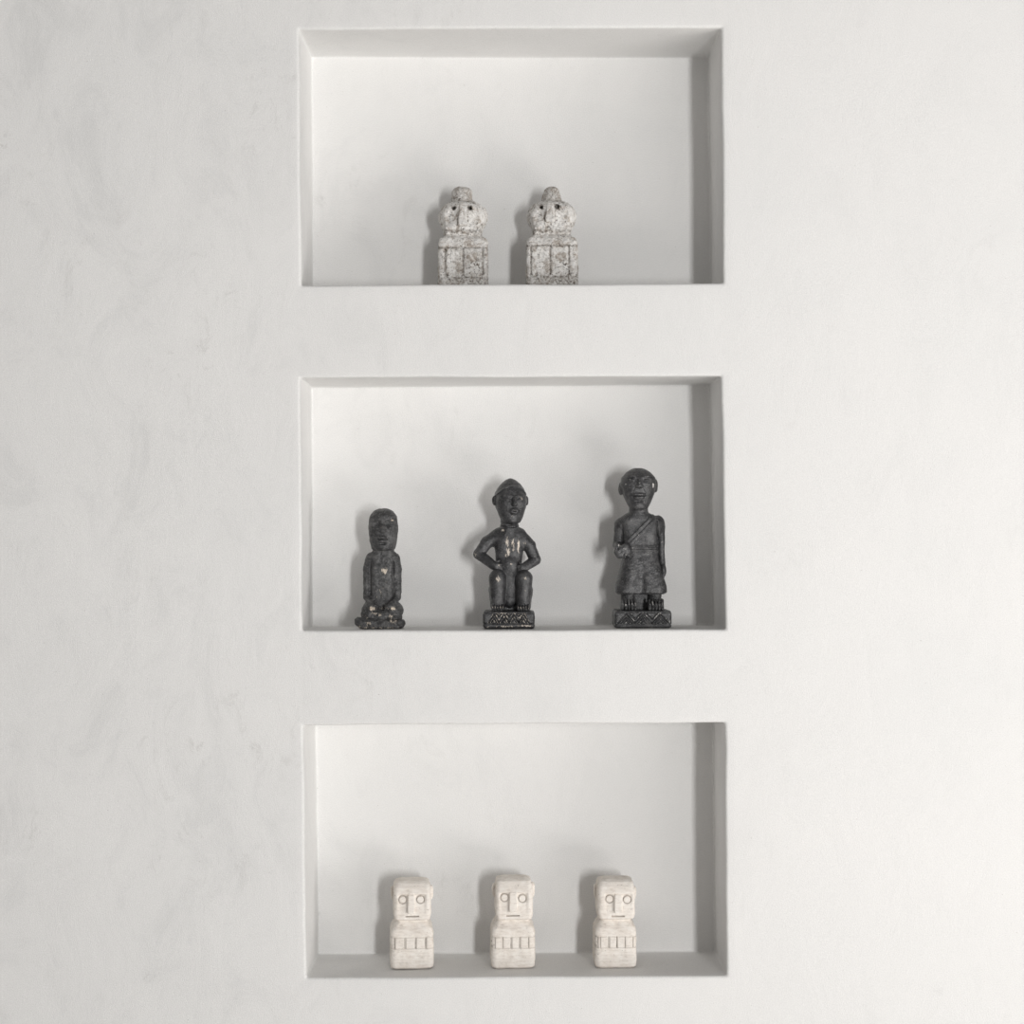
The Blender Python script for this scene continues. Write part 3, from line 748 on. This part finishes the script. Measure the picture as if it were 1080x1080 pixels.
    Wb = blobs([(-24.5, 86.5, 4, 3.0, .56), (-20, 83, 4, 2.5, .40), (11.4, 149.5, 1.2, 3.0, .80), (-17.4, 151, 1.6, 1.4, .6), (-3.8, 152, 1.6, 1.6, .46), (-14, 155.6, 2, 1.2, .42),
                (-7.5, 24.5, 1.6, 3, .5), (10, 27, 2, 2, .46), (21, 88, 1.2, 14, .30), (22, 60, 2, 6, .30), (-18, 77, 3, 3, .3), (-3, 139, 6, 1.2, .33)])
    part('body', body, (-34, -31, 17.5), (29, 24, 170), .6, M_D3, r, k, lambda P: np.maximum(Wb(P), Wt(P)))
    def skirt(p):
        d = frust(p, [(35.2, -.9, 25.0, 0, 18.5), (38, -.9, 26.8, 0, 19.6), (44, -.9, 26.4, 0, 19.4), (58, -1.2, 22.6, 0, 17), (70, -1.4, 19.6, 0, 14.8), (80, -1.5, 17.6, 0, 13.2), (84, -1.5, 16.6, 0, 12.6)], 12)
        d = d+1.8*np.exp(-((p[0]+1)/3.6)**2)*np.clip((70-p[2])/20, 0, 1)*(p[1] < 0)
        d = groove(d, p, [(-24, 58), (-20, 74)], 1.5, .6); d = groove(d, p, [(13, 44), (10, 68)], 3.0, .5); d = groove(d, p, [(-14, 44), (-11, 66)], 3.0, -.4)
        d = groove(d, p, [(-30, 37.2), (30, 37.2)], .8, -.4, 30)
        return d+.4*vn(p, 5, 54)+.22*vn(p, 2, 55)
    part('skirt', skirt, (-31, -24, 33.5), (29, 24, 85), .6, M_D3, r, k, blobs([(-6, 52, 2, 8, .25), (8, 60, 3, 8, .22), (24, 39, 3, 1.2, .4), (-24, 39, 4, 1.2, .35)]))
    def belt(p):
        d = -su(-(trunk(p)-1.5), -(np.abs(p[2]-82.6+0.01*p[0])-4.3), .8)
        for z in (85.4, 82.8, 80.4): d = groove(d, p, [(-24, z), (24, z-.4)], .45, .9, 30)
        return d+.15*vn(p, 3, 56)
    part('belt', belt, (-23, -18, 76), (21, 18, 89), .5, M_D3, r, k, blobs([(5, 84, 13, .8, .40), (8, 79.4, 10, .8, .42), (-10, 84, 6, .8, .40)]))
    def sash(p):
        a, b = Q(388, 346), Q(228, 506)
        dx, dz = b[0]-a[0], b[1]-a[1]; L = math.hypot(dx, dz)
        s = ((p[0]-a[0])*dz-(p[2]-a[1])*dx)/L
        d = -su(-(trunk(p)-1.35), -(np.abs(s)-3.9), .8)
        d = -su(-d, -(p[1]-2.0), .8)
        d = d+.8*np.exp(-((s-.2)/.5)**2)
        return np.maximum(d, 86-p[2])+.15*vn(p, 3, 57)
    part('sash', sash, (-24, -18, 84), (20, 6, 123), .5, M_D3, r, k, blobs([(-4, 98, 1.5, 6, .38), (-6, 94, 2, 3, .36)]))
standing()

# ------------------------------------------------------------------ light
def area(name, loc, target, sx, sy, power, col):
    l = bpy.data.lights.new(name, 'AREA'); l.shape = 'RECTANGLE'; l.size = sx; l.size_y = sy
    l.energy = power; l.color = col
    o = link(bpy.data.objects.new(name, l)); o.location = loc
    d = np.array(target)-np.array(loc)
    from mathutils import Vector
    o.rotation_euler = Vector(d).to_track_quat('-Z', 'Y').to_euler()
    return o
area('garden_door_light', (3.8, -2.0, .95), (0, 0, 1.35), 1.3, 1.3, 50, (1.0, .975, .95))
area('far_window_light', (1.14, -4.2, 1.36), (0, 0, 1.45), .27, 1.0, 88, (1.0, .995, .99))
area('sunlit_floor_light', (1.85, -1.9, .04), (1.85, -1.9, 1.0), 1.6, 1.6, 44, (1.0, .97, .945))
w = bpy.data.worlds.new('room_daylight'); C.world = w; w.use_nodes = True
bg = w.node_tree.nodes['Background']; bg.inputs[0].default_value = (1.0, .975, .955, 1); bg.inputs[1].default_value = .25

cam = bpy.data.cameras.new('camera'); co = link(bpy.data.objects.new('camera', cam))
co.location = (0, -D, HC); co.rotation_euler = (math.pi/2, 0, 0)
cam.sensor_width = 36; cam.lens = 36*(D/K)/1080
cam.shift_y = (CY-540)/1080
cam.clip_start = .05
C.camera = co
vs = C.view_settings
vs.view_transform = 'Standard'; vs.look = 'None'; vs.gamma = 1; vs.exposure = -.09; vs.use_curve_mapping = False
